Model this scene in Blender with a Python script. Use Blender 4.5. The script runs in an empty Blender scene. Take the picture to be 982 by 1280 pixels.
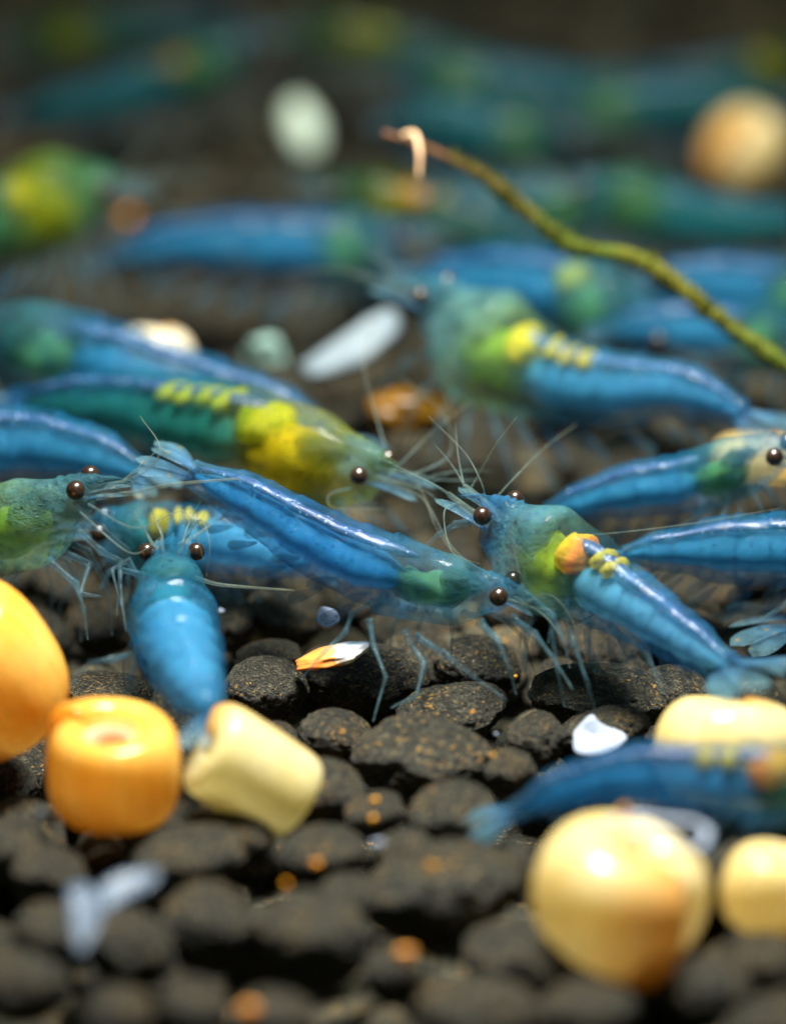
import bpy, bmesh, math, random
import numpy as np
from mathutils import Vector, Matrix, noise

random.seed(11)
scene = bpy.context.scene
scene.unit_settings.system = 'METRIC'
scene.unit_settings.scale_length = 0.01          # 1 unit = 1 cm
col = scene.collection

# ------------------------------------------------------------------ camera
PITCH = math.radians(22.0)
SP, CP = math.sin(PITCH), math.cos(PITCH)
FOCUS = 20.0
KPX = 5460.0                                      # focal length in photo pixels (photo is 982 x 1280)
RIGHT, UPV, FWD = Vector((1, 0, 0)), Vector((0, SP, CP)), Vector((0, CP, -SP))
CAM = Vector((0, 0, 0.78)) - FWD * FOCUS
cam_data = bpy.data.cameras.new('camera')
cam = bpy.data.objects.new('camera', cam_data)
col.objects.link(cam)
cam.location = CAM
cam.rotation_euler = (math.radians(90) - PITCH, 0, 0)
cam_data.sensor_fit = 'HORIZONTAL'
cam_data.sensor_width = 36.0
cam_data.lens = 36.0 * KPX / 982.0
cam_data.clip_start = 0.5
cam_data.clip_end = 500
cam_data.dof.use_dof = True
cam_data.dof.focus_distance = FOCUS + 0.05
APERTURE_RADIUS = 0.40
cam_data.dof.aperture_fstop = cam_data.lens * 1e-3 / (2 * APERTURE_RADIUS)
scene.camera = cam

# ------------------------------------------------------------------ light
world = bpy.data.worlds.new('World')
scene.world = world
world.use_nodes = True
bg = world.node_tree.nodes['Background']
bg.inputs[0].default_value = (0.14, 0.46, 0.42, 1)
bg.inputs[1].default_value = 0.11


def area_light(name, loc, target, sx, sy, power, color):
    ld = bpy.data.lights.new(name, 'AREA')
    ld.shape = 'RECTANGLE'
    ld.size, ld.size_y = sx, sy
    ld.energy = power
    ld.color = color
    ld.spread = math.radians(140)
    o = bpy.data.objects.new(name, ld)
    col.objects.link(o)
    o.location = loc
    o.rotation_euler = (Vector(target) - Vector(loc)).to_track_quat('-Z', 'Y').to_euler()
    return o


area_light('aquarium_lamp', (0.5, 0.4, 9.2), (0.3, 0.6, 0), 3.2, 1.6, 3100, (1.0, 0.97, 0.90))

scene.view_settings.view_transform = 'Standard'
scene.view_settings.look = 'None'
scene.view_settings.exposure = 0.0
scene.view_settings.gamma = 1.0
scene.cycles.max_bounces = 10
scene.cycles.transparent_max_bounces = 40
scene.cycles.diffuse_bounces = 6
scene.cycles.glossy_bounces = 3
scene.cycles.caustics_reflective = False
scene.cycles.caustics_refractive = False
scene.cycles.sample_clamp_indirect = 4.0
scene.cycles.use_denoising = True


# ------------------------------------------------------------------ helpers
def P(px, py, d):
    """a point seen at photo pixel (px, py), d cm along the optical axis"""
    return CAM + FWD * d + RIGHT * ((px - 491) * d / KPX) + UPV * ((640 - py) * d / KPX)


def D(py, z=0.0):
    """axis distance at which the ray of pixel row py meets height z"""
    v = (640 - py) / KPX
    return (CAM.z - z) / (SP - v * CP)


def G(px, py, z=0.0):
    return P(px, py, D(py, z))


def mesh_obj(name, verts, faces, mat, parent=None, smooth=True, attrs=None, origin=None):
    me = bpy.data.meshes.new(name)
    me.from_pydata([tuple(v) for v in verts], [], faces)
    bm_ = bmesh.new()
    bm_.from_mesh(me)
    bmesh.ops.recalc_face_normals(bm_, faces=bm_.faces)
    bm_.to_mesh(me)
    bm_.free()
    if smooth:
        me.polygons.foreach_set('use_smooth', [True] * len(me.polygons))
    if attrs:
        for k, vals in attrs.items():
            a = me.attributes.new(k, 'FLOAT', 'POINT')
            a.data.foreach_set('value', vals)
    me.materials.append(mat)
    me.update()
    o = bpy.data.objects.new(name, me)
    col.objects.link(o)
    if parent is not None:
        o.parent = parent
    if origin is not None:
        o.location = origin
    return o


def thing(name, label, cat, loc, group=None):
    o = bpy.data.objects.new(name, None)
    o.empty_display_size = 0.2
    col.objects.link(o)
    o.location = loc
    o['label'] = label
    o['category'] = cat
    if group:
        o['group'] = group
    return o


def tag(o, label, cat, group=None):
    o['label'] = label
    o['category'] = cat
    if group:
        o['group'] = group
    return o


def lerp_table(tab, x):
    if x <= tab[0][0]:
        return tab[0][1]
    for (x0, y0), (x1, y1) in zip(tab, tab[1:]):
        if x <= x1:
            t = (x - x0) / (x1 - x0)
            t = t * t * (3 - 2 * t)
            return y0 + (y1 - y0) * t
    return tab[-1][1]


def catmull(pts, u):
    n = len(pts)
    i = max(0, min(n - 2, int(math.floor(u))))
    t = u - i
    p1, p2 = pts[i], pts[i + 1]
    p0 = pts[i - 1] if i > 0 else p1 * 2 - p2
    p3 = pts[i + 2] if i + 2 < n else p2 * 2 - p1
    return (p1 * 2 + (p2 - p0) * t + (p0 * 2 - p1 * 5 + p2 * 4 - p3) * t * t
            + (p1 * 3 - p0 - p2 * 3 + p3) * t ** 3) * 0.5


def rings_to_mesh(rings, closed_ends=True):
    n = len(rings[0])
    verts, faces = [], []
    for r in rings:
        verts += r
    for i in range(len(rings) - 1):
        for j in range(n):
            a, b = i * n + j, i * n + (j + 1) % n
            faces.append((a, b, b + n, a + n))
    if closed_ends:
        for base, ring, rev in ((0, rings[0], True), ((len(rings) - 1) * n, rings[-1], False)):
            c = sum(ring, Vector()) / n
            verts.append(c)
            k = len(verts) - 1
            for j in range(n):
                a, b = base + j, base + (j + 1) % n
                faces.append((b, a, k) if rev else (a, b, k))
    return verts, faces


def tube(points, radii, sides=7, flat=None):
    """tapered tube through points; flat=(normal, factor) squashes it along normal"""
    rings = []
    n = len(points)
    prev = None
    for i, p in enumerate(points):
        t = (points[min(i + 1, n - 1)] - points[max(i - 1, 0)])
        t = t.normalized() if t.length > 1e-9 else Vector((0, 0, 1))
        if prev is None:
            a = Vector((0, 0, 1)) if abs(t.z) < 0.9 else Vector((1, 0, 0))
            if flat:
                a = flat[0]
            s = t.cross(a).normalized()
        else:
            s = (prev - t * prev.dot(t)).normalized()
        if flat:
            a = (flat[0] - t * flat[0].dot(t)).normalized()
            s = t.cross(a).normalized()
        prev = s
        up = s.cross(t).normalized()
        r = radii[i]
        f = flat[1] if flat else 1.0
        rings.append([p + s * (math.cos(q) * r) + up * (math.sin(q) * r * f)
                      for q in (2 * math.pi * k / sides for k in range(sides))])
    return rings_to_mesh(rings)


def smooth_path(pts, per=6):
    out = []
    for i in range(len(pts) - 1):
        for k in range(per):
            out.append(catmull(pts, i + k / per))
    out.append(pts[-1])
    return out


def merge(parts):
    V, F = [], []
    for v, f in parts:
        b = len(V)
        V += v
        F += [tuple(i + b for i in q) for q in f]
    return V, F


# ------------------------------------------------------------------ materials
def new_mat(name):
    m = bpy.data.materials.new(name)
    m.use_nodes = True
    nt = m.node_tree
    nt.nodes.clear()
    out = nt.nodes.new('ShaderNodeOutputMaterial')
    return m, nt, out


def ramp(nt, stops, fac, interp='LINEAR'):
    r = nt.nodes.new('ShaderNodeValToRGB')
    el = r.color_ramp.elements
    r.color_ramp.interpolation = interp
    while len(el) < len(stops):
        el.new(0.5)
    for e, (p, c) in zip(el, stops):
        e.position = p
        e.color = (c[0], c[1], c[2], 1) if len(c) == 3 else c
    nt.links.new(fac, r.inputs[0])
    return r.outputs[0]


def tex_noise(nt, vec, scale, detail=4, rough=0.6):
    n = nt.nodes.new('ShaderNodeTexNoise')
    n.inputs['Scale'].default_value = scale
    n.inputs['Detail'].default_value = detail
    n.inputs['Roughness'].default_value = rough
    if vec is not None:
        nt.links.new(vec, n.inputs['Vector'])
    return n.outputs[0]


def mth(nt, op, a, b=None, clamp=False):
    n = nt.nodes.new('ShaderNodeMath')
    n.operation = op
    n.use_clamp = clamp
    for i, x in enumerate((a, b)):
        if x is None:
            continue
        if isinstance(x, (int, float)):
            n.inputs[i].default_value = x
        else:
            nt.links.new(x, n.inputs[i])
    return n.outputs[0]


def mixc(nt, fac, a, b, mode='MIX'):
    n = nt.nodes.new('ShaderNodeMix')
    n.data_type = 'RGBA'
    n.blend_type = mode
    for sock, x in ((n.inputs[0], fac), (n.inputs[6], a), (n.inputs[7], b)):
        if isinstance(x, (int, float)):
            sock.default_value = x
        elif isinstance(x, tuple):
            sock.default_value = (x[0], x[1], x[2], 1)
        else:
            nt.links.new(x, sock)
    return n.outputs[2]


def bump(nt, height, strength, dist):
    b = nt.nodes.new('ShaderNodeBump')
    b.inputs['Strength'].default_value = strength
    b.inputs['Distance'].default_value = dist
    nt.links.new(height, b.inputs['Height'])
    return b.outputs[0]


def tissue(name, stops, alpha, tint=0.35, rough=0.2, translucent=0.45, spots=None, noise_amt=0.5, coat=0.0,
           spec=0.5, bumpy=0.25, speck=0.5, simple=False):
    """see-through shrimp tissue: pigment along the body, a wet gloss, light passing through"""
    m, nt, out = new_mat(name)
    L = nt.links.new
    at = nt.nodes.new('ShaderNodeAttribute')
    at.attribute_name = 'along'
    tc = nt.nodes.new('ShaderNodeTexCoord')
    ob = tc.outputs['Object']
    n1 = tex_noise(nt, ob, 7.0, 5, 0.65)
    n2 = tex_noise(nt, ob, 45.0, 3, 0.6)
    fac = mth(nt, 'ADD', at.outputs['Fac'], mth(nt, 'MULTIPLY', mth(nt, 'SUBTRACT', n1, 0.5), 0.10))
    c = ramp(nt, stops, fac)
    n3 = tex_noise(nt, ob, 16.0, 4, 0.7)
    streak = ramp(nt, [(0.38, (0, 0, 0)), (0.62, (1, 1, 1))], n3)
    c = mixc(nt, mth(nt, 'MULTIPLY', streak, noise_amt), c, mixc(nt, 1.0, c, (0.32, 0.50, 0.70), 'MULTIPLY'))
    dots = None
    if not simple:
        vd = nt.nodes.new('ShaderNodeTexVoronoi')
        vd.inputs['Scale'].default_value = 24.0
        L(ob, vd.inputs['Vector'])
        sepc = nt.nodes.new('ShaderNodeSeparateColor')
        L(vd.outputs['Color'], sepc.inputs[0])
        dots = mth(nt, 'MULTIPLY', mth(nt, 'LESS_THAN', vd.outputs['Distance'], 0.25),
                   mth(nt, 'GREATER_THAN', sepc.outputs[0], 0.55))
        c = mixc(nt, mth(nt, 'MULTIPLY', dots, speck), c, mixc(nt, 1.0, c, (0.15, 0.25, 0.40), 'MULTIPLY'))
    rim = nt.nodes.new('ShaderNodeAttribute')
    rim.attribute_name = 'rim'
    c = mixc(nt, mth(nt, 'MULTIPLY', rim.outputs['Fac'], 0.6), c, (0.01, 0.07, 0.22))
    if spots:
        v = nt.nodes.new('ShaderNodeTexVoronoi')
        v.inputs['Scale'].default_value = spots[1]
        L(ob, v.inputs['Vector'])
        sp = mth(nt, 'LESS_THAN', v.outputs['Distance'], spots[2])
        c = mixc(nt, mth(nt, 'MULTIPLY', sp, 0.7), c, spots[0])
    p = nt.nodes.new('ShaderNodeBsdfPrincipled')
    L(c, p.inputs['Base Color'])
    p.inputs['Roughness'].default_value = rough
    p.inputs['IOR'].default_value = 1.40
    p.inputs['Specular IOR Level'].default_value = spec
    p.inputs['Coat Weight'].default_value = coat
    p.inputs['Coat Roughness'].default_value = 0.08
    if not simple:
        bn = bump(nt, tex_noise(nt, ob, 24.0, 4, 0.75), bumpy, 0.02)
        L(bn, p.inputs['Normal'])
    t = nt.nodes.new('ShaderNodeBsdfTranslucent')
    L(c, t.inputs['Color'])
    mx = nt.nodes.new('ShaderNodeMixShader')
    mx.inputs[0].default_value = translucent
    L(p.outputs[0], mx.inputs[1])
    L(t.outputs[0], mx.inputs[2])
    tr = nt.nodes.new('ShaderNodeBsdfTransparent')
    L(mixc(nt, tint, (0.97, 0.98, 1.0), mixc(nt, 0.65, c, (1, 1, 1))), tr.inputs['Color'])
    mx2 = nt.nodes.new('ShaderNodeMixShader')
    a = mth(nt, 'ADD', mth(nt, 'MULTIPLY', mth(nt, 'SUBTRACT', n1, 0.5), 0.6), alpha)
    a = mth(nt, 'ADD', a, mth(nt, 'MULTIPLY', mth(nt, 'SUBTRACT', n3, 0.5), 0.6))
    if dots is not None:
        a = mth(nt, 'ADD', a, mth(nt, 'MULTIPLY', dots, 0.25 * speck))
    a = mth(nt, 'ADD', mth(nt, 'MAXIMUM', a, alpha * 0.4), mth(nt, 'MULTIPLY', rim.outputs['Fac'], 0.30), True)
    clr = nt.nodes.new('ShaderNodeAttribute')
    clr.attribute_name = 'clear'
    a = mth(nt, 'MULTIPLY', a, mth(nt, 'SUBTRACT', 1.0, clr.outputs['Fac']), True)
    L(a, mx2.inputs[0])
    L(tr.outputs[0], mx2.inputs[1])
    L(mx.outputs[0], mx2.inputs[2])
    L(mx2.outputs[0], out.inputs['Surface'])
    return m


def gloss_mat(name, c1, c2, rough, scale=20.0, sss=0.0, sss_radius=(0.2, 0.1, 0.05), coat=0.0, bump_s=0.0, spec=0.5,
              translucent=0.0):
    m, nt, out = new_mat(name)
    L = nt.links.new
    tc = nt.nodes.new('ShaderNodeTexCoord')
    n = tex_noise(nt, tc.outputs['Object'], scale, 5, 0.65)
    c = ramp(nt, [(0.3, c1), (0.7, c2)], n)
    p = nt.nodes.new('ShaderNodeBsdfPrincipled')
    L(c, p.inputs['Base Color'])
    p.inputs['Roughness'].default_value = rough
    p.inputs['Specular IOR Level'].default_value = spec
    p.inputs['Coat Weight'].default_value = coat
    p.inputs['Coat Roughness'].default_value = 0.1
    if sss:
        p.inputs['Subsurface Weight'].default_value = sss
        p.inputs['Subsurface Radius'].default_value = sss_radius
        p.inputs['Subsurface Scale'].default_value = 1.0
    if bump_s:
        L(bump(nt, n, bump_s, 0.03), p.inputs['Normal'])
    if translucent:
        t = nt.nodes.new('ShaderNodeBsdfTranslucent')
        L(c, t.inputs['Color'])
        mx = nt.nodes.new('ShaderNodeMixShader')
        mx.inputs[0].default_value = translucent
        L(p.outputs[0], mx.inputs[1])
        L(t.outputs[0], mx.inputs[2])
        L(mx.outputs[0], out.inputs['Surface'])
    else:
        L(p.outputs[0], out.inputs['Surface'])
    return m


def soil_material(name, k):
    m, nt, out = new_mat(name)
    L = nt.links.new
    tc = nt.nodes.new('ShaderNodeTexCoord')
    oi = nt.nodes.new('ShaderNodeObjectInfo')
    add = nt.nodes.new('ShaderNodeVectorMath')
    add.operation = 'ADD'
    L(tc.outputs['Object'], add.inputs[0])
    cmb = nt.nodes.new('ShaderNodeCombineXYZ')
    L(mth(nt, 'MULTIPLY', oi.outputs['Random'], 37.0), cmb.inputs[0])
    L(mth(nt, 'MULTIPLY', oi.outputs['Random'], 91.0), cmb.inputs[1])
    L(cmb.outputs[0], add.inputs[1])
    v = add.outputs[0]
    big = tex_noise(nt, v, 1.4 * k, 4, 0.6)
    mid = tex_noise(nt, v, 5.5 * k, 6, 0.75)
    fine = tex_noise(nt, v, 17.0 * k, 4, 0.7)
    c = ramp(nt, [(0.34, (0.012, 0.012, 0.010)), (0.52, (0.064, 0.062, 0.046)), (0.70, (0.20, 0.185, 0.12))], mid)
    c = mixc(nt, mth(nt, 'MULTIPLY', big, 0.8), c, mixc(nt, 1.0, c, (0.62, 0.72, 0.62), 'MULTIPLY'))
    c = mixc(nt, 1.0, c, ramp(nt, [(0.38, (0.25, 0.25, 0.27)), (0.60, (1.6, 1.55, 1.4))], fine), 'MULTIPLY')
    # golden mineral crumbs
    gn = tex_noise(nt, v, 11.0 * k, 3, 0.6)
    g2 = tex_noise(nt, v, 1.0 * k, 2, 0.5)
    gold = ramp(nt, [(0.622, (0, 0, 0)), (0.65, (1, 1, 1))],
                mth(nt, 'ADD', gn, mth(nt, 'MULTIPLY', mth(nt, 'SUBTRACT', g2, 0.5), 0.30)))
    c = mixc(nt, mth(nt, 'MULTIPLY', gold, 0.8), c, (0.50, 0.27, 0.035))
    vo = nt.nodes.new('ShaderNodeTexVoronoi')
    vo.inputs['Scale'].default_value = 6.5 * k
    L(v, vo.inputs['Vector'])
    pit = ramp(nt, [(0.06, (0, 0, 0)), (0.26, (1, 1, 1))], vo.outputs['Distance'])
    glint = mth(nt, 'MULTIPLY', mth(nt, 'LESS_THAN', vo.outputs['Distance'], 0.10),
                mth(nt, 'GREATER_THAN', big, 0.60))
    c = mixc(nt, glint, c, (0.55, 0.50, 0.40))  # small white glints painted into the base colour as pale dots
    p = nt.nodes.new('ShaderNodeBsdfPrincipled')
    L(c, p.inputs['Base Color'])
    p.inputs['Roughness'].default_value = 0.62
    p.inputs['Specular IOR Level'].default_value = 0.35
    h = mth(nt, 'ADD', mth(nt, 'MULTIPLY', mid, 1.0),
            mth(nt, 'ADD', mth(nt, 'MULTIPLY', fine, 0.6), mth(nt, 'MULTIPLY', pit, 0.35)))
    L(bump(nt, h, 1.0, 0.16 / k), p.inputs['Normal'])
    L(p.outputs[0], out.inputs['Surface'])
    return m


def snail_material(name, deep, pale, dull=False):
    """glowing translucent shell; 'along' runs from the oldest whorl to the lip"""
    m, nt, out = new_mat(name)
    L = nt.links.new
    at = nt.nodes.new('ShaderNodeAttribute')
    at.attribute_name = 'along'
    tc = nt.nodes.new('ShaderNodeTexCoord')
    n = tex_noise(nt, tc.outputs['Object'], 4.0, 4, 0.6)
    w = nt.nodes.new('ShaderNodeTexNoise')
    w.noise_dimensions = '1D'
    w.inputs['Scale'].default_value = 130.0
    w.inputs['Detail'].default_value = 5
    L(at.outputs['Fac'], w.inputs['W'])
    c = ramp(nt, [(0.30, deep), (0.72, pale)],
             mth(nt, 'ADD', mth(nt, 'MULTIPLY', n, 0.7), mth(nt, 'MULTIPLY', w.outputs[0], 0.3)))
    c = mixc(nt, 1.0, c, ramp(nt, [(0.38, (0.90, 0.84, 0.70)), (0.6, (1, 1, 1))], mth(nt, 'ADD', mth(nt, 'MULTIPLY', w.outputs[0], 0.4), mth(nt, 'MULTIPLY', n, 0.6))), 'MULTIPLY')
    pale_apex_glint = ramp(nt, [(0.25, (1, 1, 1)), (0.62, (0, 0, 0))], at.outputs['Fac'])  # paler eroded old whorls, plus the white top glint painted into the colour
    c = mixc(nt, mth(nt, 'MULTIPLY', pale_apex_glint, 0.75), c, (0.95, 0.92, 0.84))
    lip = ramp(nt, [(0.93, (0, 0, 0)), (0.985, (1, 1, 1))], at.outputs['Fac'])
    c = mixc(nt, mth(nt, 'MULTIPLY', lip, 0.8), c, (0.80, 0.44, 0.07))
    grime = ramp(nt, [(0.52, (0, 0, 0)), (0.70, (1, 1, 1))], tex_noise(nt, tc.outputs['Object'], 9.0, 5, 0.7))
    c = mixc(nt, mth(nt, 'MULTIPLY', grime, 0.35), c, (0.42, 0.34, 0.12))
    p = nt.nodes.new('ShaderNodeBsdfPrincipled')
    L(c, p.inputs['Base Color'])
    p.inputs['Roughness'].default_value = 0.20
    p.inputs['IOR'].default_value = 1.45
    p.inputs['Coat Weight'].default_value = 0.3
    p.inputs['Coat Roughness'].default_value = 0.15
    L(bump(nt, w.outputs[0], 0.05, 0.02), p.inputs['Normal'])
    t = nt.nodes.new('ShaderNodeBsdfTranslucent')
    L(c, t.inputs['Color'])
    mx = nt.nodes.new('ShaderNodeMixShader')
    mx.inputs[0].default_value = 0.58
    L(p.outputs[0], mx.inputs[1])
    L(t.outputs[0], mx.inputs[2])
    tr = nt.nodes.new('ShaderNodeBsdfTransparent')
    L(mixc(nt, 0.5, c, (1, 1, 1)), tr.inputs['Color'])
    mx3 = nt.nodes.new('ShaderNodeMixShader')
    mx3.inputs[0].default_value = 0.20
    L(mx.outputs[0], mx3.inputs[1])
    L(tr.outputs[0], mx3.inputs[2])
    L(mx3.outputs[0], out.inputs['Surface'])
    return m


M = {}
M['soil'] = soil_material('aquarium_soil_grain', 1.0)
M['soil_bed'] = soil_material('aquarium_soil_bed', 4.6)
M['eye'] = gloss_mat('shrimp_eye', (0.004, 0.003, 0.003), (0.030, 0.014, 0.006), 0.28, 60.0, coat=0.25)
M['gut'] = tissue('shrimp_gut', [(0, (0.06, 0.09, 0.17)), (1, (0.04, 0.08, 0.20))], 0.9, 0.6, 0.3, 0.2,
                  spots=((0.60, 0.66, 0.80), 30.0, 0.22), noise_amt=0.8)  # the pale spots are sparkles of the back painted into the gut colour
M['gastric_mill'] = tissue('gastric_mill', [(0, (0.02, 0.06, 0.05)), (1, (0.05, 0.12, 0.05))], 0.22, 0.6, 0.4, 0.3,
                           noise_amt=0.8, spec=0.2, simple=True)
for nm, c1, c2 in (('saddle', (0.90, 0.52, 0.0), (0.85, 0.22, 0.0)), ('saddle_yellow', (0.80, 0.62, 0.0), (0.62, 0.52, 0.0)),
                   ('saddle_green', (0.50, 0.52, 0.01), (0.26, 0.42, 0.01))):
    M[nm] = tissue(nm + '_eggs', [(0, c1), (0.45, c1), (0.7, c2), (1, c1)], 0.50, 0.5, 0.3, 0.35, noise_amt=0.35, spec=0.4,
                   bumpy=1.0, speck=0.25)
M['leg'] = tissue('shrimp_leg', [(0, (0.07, 0.20, 0.26)), (1, (0.16, 0.26, 0.26))], 0.14, 0.3, 0.2, 0.3, spec=0.3)
M['feeler'] = tissue('shrimp_feeler', [(0, (0.16, 0.26, 0.24)), (1, (0.26, 0.26, 0.16))], 0.20, 0.2, 0.3, 0.3, spec=0.3)
M['fin'] = tissue('shrimp_fin', [(0, (0.05, 0.20, 0.38)), (1, (0.18, 0.34, 0.36))], 0.20, 0.3, 0.25, 0.4,
                  spots=((0.50, 0.38, 0.10), 9.0, 0.13), spec=0.35)

# pigment along the body: rostrum, head, carapace, rear carapace, abdomen, tail
PAL = {
    'royal': [(0.0, (0.14, 0.32, 0.44)), (0.14, (0.04, 0.26, 0.46)), (0.28, (0.10, 0.38, 0.42)),
              (0.44, (0.06, 0.30, 0.44)), (0.60, (0.012, 0.18, 0.38)), (0.85, (0.03, 0.22, 0.40)), (1.0, (0.12, 0.32, 0.42))],
    'aqua': [(0.0, (0.12, 0.34, 0.50)), (0.15, (0.05, 0.30, 0.56)), (0.26, (0.20, 0.52, 0.52)),
             (0.42, (0.30, 0.58, 0.38)), (0.52, (0.08, 0.36, 0.48)), (0.8, (0.04, 0.26, 0.52)), (1.0, (0.10, 0.34, 0.50))],
    'sky': [(0.0, (0.10, 0.36, 0.44)), (0.15, (0.03, 0.28, 0.44)), (0.35, (0.08, 0.38, 0.44)),
            (0.55, (0.03, 0.29, 0.50)), (0.8, (0.06, 0.34, 0.54)), (1.0, (0.05, 0.26, 0.46))],
    'jade': [(0.0, (0.16, 0.40, 0.40)), (0.15, (0.09, 0.34, 0.40)), (0.28, (0.30, 0.62, 0.48)),
             (0.42, (0.40, 0.64, 0.22)), (0.56, (0.06, 0.30, 0.40)), (1.0, (0.04, 0.24, 0.42))],
    'amber': [(0.0, (0.20, 0.36, 0.26)), (0.14, (0.22, 0.38, 0.14)), (0.26, (0.40, 0.40, 0.02)),
              (0.42, (0.42, 0.36, 0.01)), (0.52, (0.06, 0.28, 0.14)), (0.7, (0.02, 0.22, 0.26)), (1.0, (0.02, 0.19, 0.38))],
    'denim': [(0.0, (0.08, 0.28, 0.42)), (0.15, (0.04, 0.25, 0.42)), (0.34, (0.07, 0.32, 0.34)),
              (0.5, (0.02, 0.22, 0.38)), (0.8, (0.02, 0.21, 0.36)), (1.0, (0.06, 0.28, 0.40))],
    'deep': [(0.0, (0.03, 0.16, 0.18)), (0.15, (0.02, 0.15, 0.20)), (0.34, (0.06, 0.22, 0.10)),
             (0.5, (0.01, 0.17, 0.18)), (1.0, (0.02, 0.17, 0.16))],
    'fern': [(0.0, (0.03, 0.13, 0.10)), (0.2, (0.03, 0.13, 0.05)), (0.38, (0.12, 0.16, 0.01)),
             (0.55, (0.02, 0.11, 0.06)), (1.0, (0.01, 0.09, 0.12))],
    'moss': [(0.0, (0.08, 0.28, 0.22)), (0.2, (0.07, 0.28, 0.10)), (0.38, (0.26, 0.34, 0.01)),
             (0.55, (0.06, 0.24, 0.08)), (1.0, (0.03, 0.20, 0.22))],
}
MUS = {
    'royal': (0.05, 0.38, 0.64), 'aqua': (0.22, 0.60, 0.72), 'sky': (0.14, 0.54, 0.72), 'jade': (0.08, 0.38, 0.56),
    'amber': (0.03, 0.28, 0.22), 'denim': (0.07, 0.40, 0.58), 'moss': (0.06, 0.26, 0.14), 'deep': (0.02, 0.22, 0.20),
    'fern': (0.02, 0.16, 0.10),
}
STO = {
    'royal': (0.14, 0.36, 0.16), 'aqua': (0.42, 0.52, 0.02), 'sky': (0.05, 0.32, 0.32), 'jade': (0.32, 0.50, 0.03),
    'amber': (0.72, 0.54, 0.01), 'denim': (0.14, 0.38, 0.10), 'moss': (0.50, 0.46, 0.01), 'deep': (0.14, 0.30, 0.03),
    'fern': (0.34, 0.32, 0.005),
}
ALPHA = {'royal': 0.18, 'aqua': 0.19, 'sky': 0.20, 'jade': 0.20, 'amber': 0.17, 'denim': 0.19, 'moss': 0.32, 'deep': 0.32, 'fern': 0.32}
for k, st in PAL.items():
    M['shell_' + k] = tissue('shell_' + k, st, ALPHA[k], 0.60, 0.12, 0.30, noise_amt=0.85, spots=((0.01, 0.04, 0.12), 12.0, 0.15),
                             coat=0.25, spec=0.42, bumpy=0.95, speck=0.9)
    mc = MUS[k]
    M['muscle_' + k] = tissue('muscle_' + k, [(0, mc), (1, tuple(x * 0.9 for x in mc))], 0.27, 0.45, 0.5, 0.4,
                              noise_amt=0.6, spec=0.1, simple=True)
    sc_ = STO[k]
    M['stomach_' + k] = tissue('stomach_' + k, [(0, sc_), (0.5, sc_), (1, tuple(x * 0.6 for x in sc_))], 0.36, 0.4, 0.5,
                               0.4, spec=0.1, simple=True)


# ------------------------------------------------------------------ gravel bed
def grain_mesh(seed, subdiv):
    bm = bmesh.new()
    bmesh.ops.create_icosphere(bm, subdivisions=subdiv, radius=1.0)
    off = Vector((seed * 7.3, seed * 3.1, seed * 5.7))
    for v in bm.verts:
        d = v.co.normalized()
        r = 1 + 0.12 * noise.noise(d * 1.1 + off) + 0.05 * noise.noise(d * 2.6 + off) \
            + 0.035 * noise.noise(d * 6.0 + off)
        if subdiv >= 4:
            r += 0.030 * noise.noise(d * 12.0 + off) + 0.016 * noise.noise(d * 24.0 + off) \
                - 0.10 * max(0.0, noise.noise(d * 8.0 - off) - 0.22)
        v.co = d * r
        v.co.z *= 0.88
    return bm


HI = []
for s in range(12):
    bm = grain_mesh(s, 5)
    me = bpy.data.meshes.new('soil_grain')
    bm.to_mesh(me)
    bm.free()
    me.polygons.foreach_set('use_smooth', [True] * len(me.polygons))
    me.materials.append(M['soil'])
    HI.append(me)
LO = []
for s in range(8):
    bm = grain_mesh(s + 20, 3)
    LO.append((np.array([v.co[:] for v in bm.verts]), np.array([[v.index for v in f.verts] for f in bm.faces])))
    bm.free()

# the base under the grains
bm = bmesh.new()
bmesh.ops.create_grid(bm, x_segments=120, y_segments=120, size=1.0)
for v in bm.verts:
    v.co.x *= 45
    v.co.y = v.co.y * 45 + 12
    v.co.z = -0.62 + 0.10 * noise.noise(v.co * 1.3)
me = bpy.data.meshes.new('gravel_bed')
bm.to_mesh(me)
bm.free()
me.materials.append(M['soil_bed'])
bed = bpy.data.objects.new('gravel_bed', me)
col.objects.link(bed)
bed['kind'] = 'structure'

# grains that the photograph shows singly: pixel box -> place on the bed and size
KEY = [(330, 860, 104, 84), (455, 842, 150, 80), (420, 917, 92, 64), (340, 922, 64, 46), (528, 947, 168, 106),
       (562, 888, 134, 76), (595, 832, 106, 80), (637, 962, 62, 62), (405, 988, 96, 86), (468, 1014, 74, 60),
       (566, 1020, 110, 92), (400, 1068, 110, 78), (392, 1172, 138, 122), (258, 1155, 106, 116), (163, 1182, 106, 100),
       (234, 1070, 140, 84), (296, 1042, 92, 72), (670, 922, 70, 74), (750, 868, 172, 84), (755, 908, 108, 54),
       (548, 1112, 190, 120), (135, 862, 104, 54), (286, 774, 62, 76), (335, 818, 80, 44), (60, 1090, 90, 70),
       (15, 1060, 90, 80), (65, 1170, 100, 90), (25, 1225, 110, 90), (690, 1205, 80, 80), (735, 1262, 120, 80),
       (600, 1262, 150, 90), (488, 1212, 66, 80), (880, 1235, 110, 80), (960, 1205, 100, 80), (240, 1262, 90, 90),
       (140, 1265, 100, 80), (345, 1270, 100, 70), (860, 790, 110, 60), (940, 800, 100, 50), (440, 1120, 80, 70),
       (505, 1060, 80, 60), (355, 765, 90, 60), (640, 1080, 70, 70), (840, 860, 90, 60)]
rnd = random.Random(5)
grains = []      # (x, y, z, r, key)
cell = 0.62
grid = {}


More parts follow.
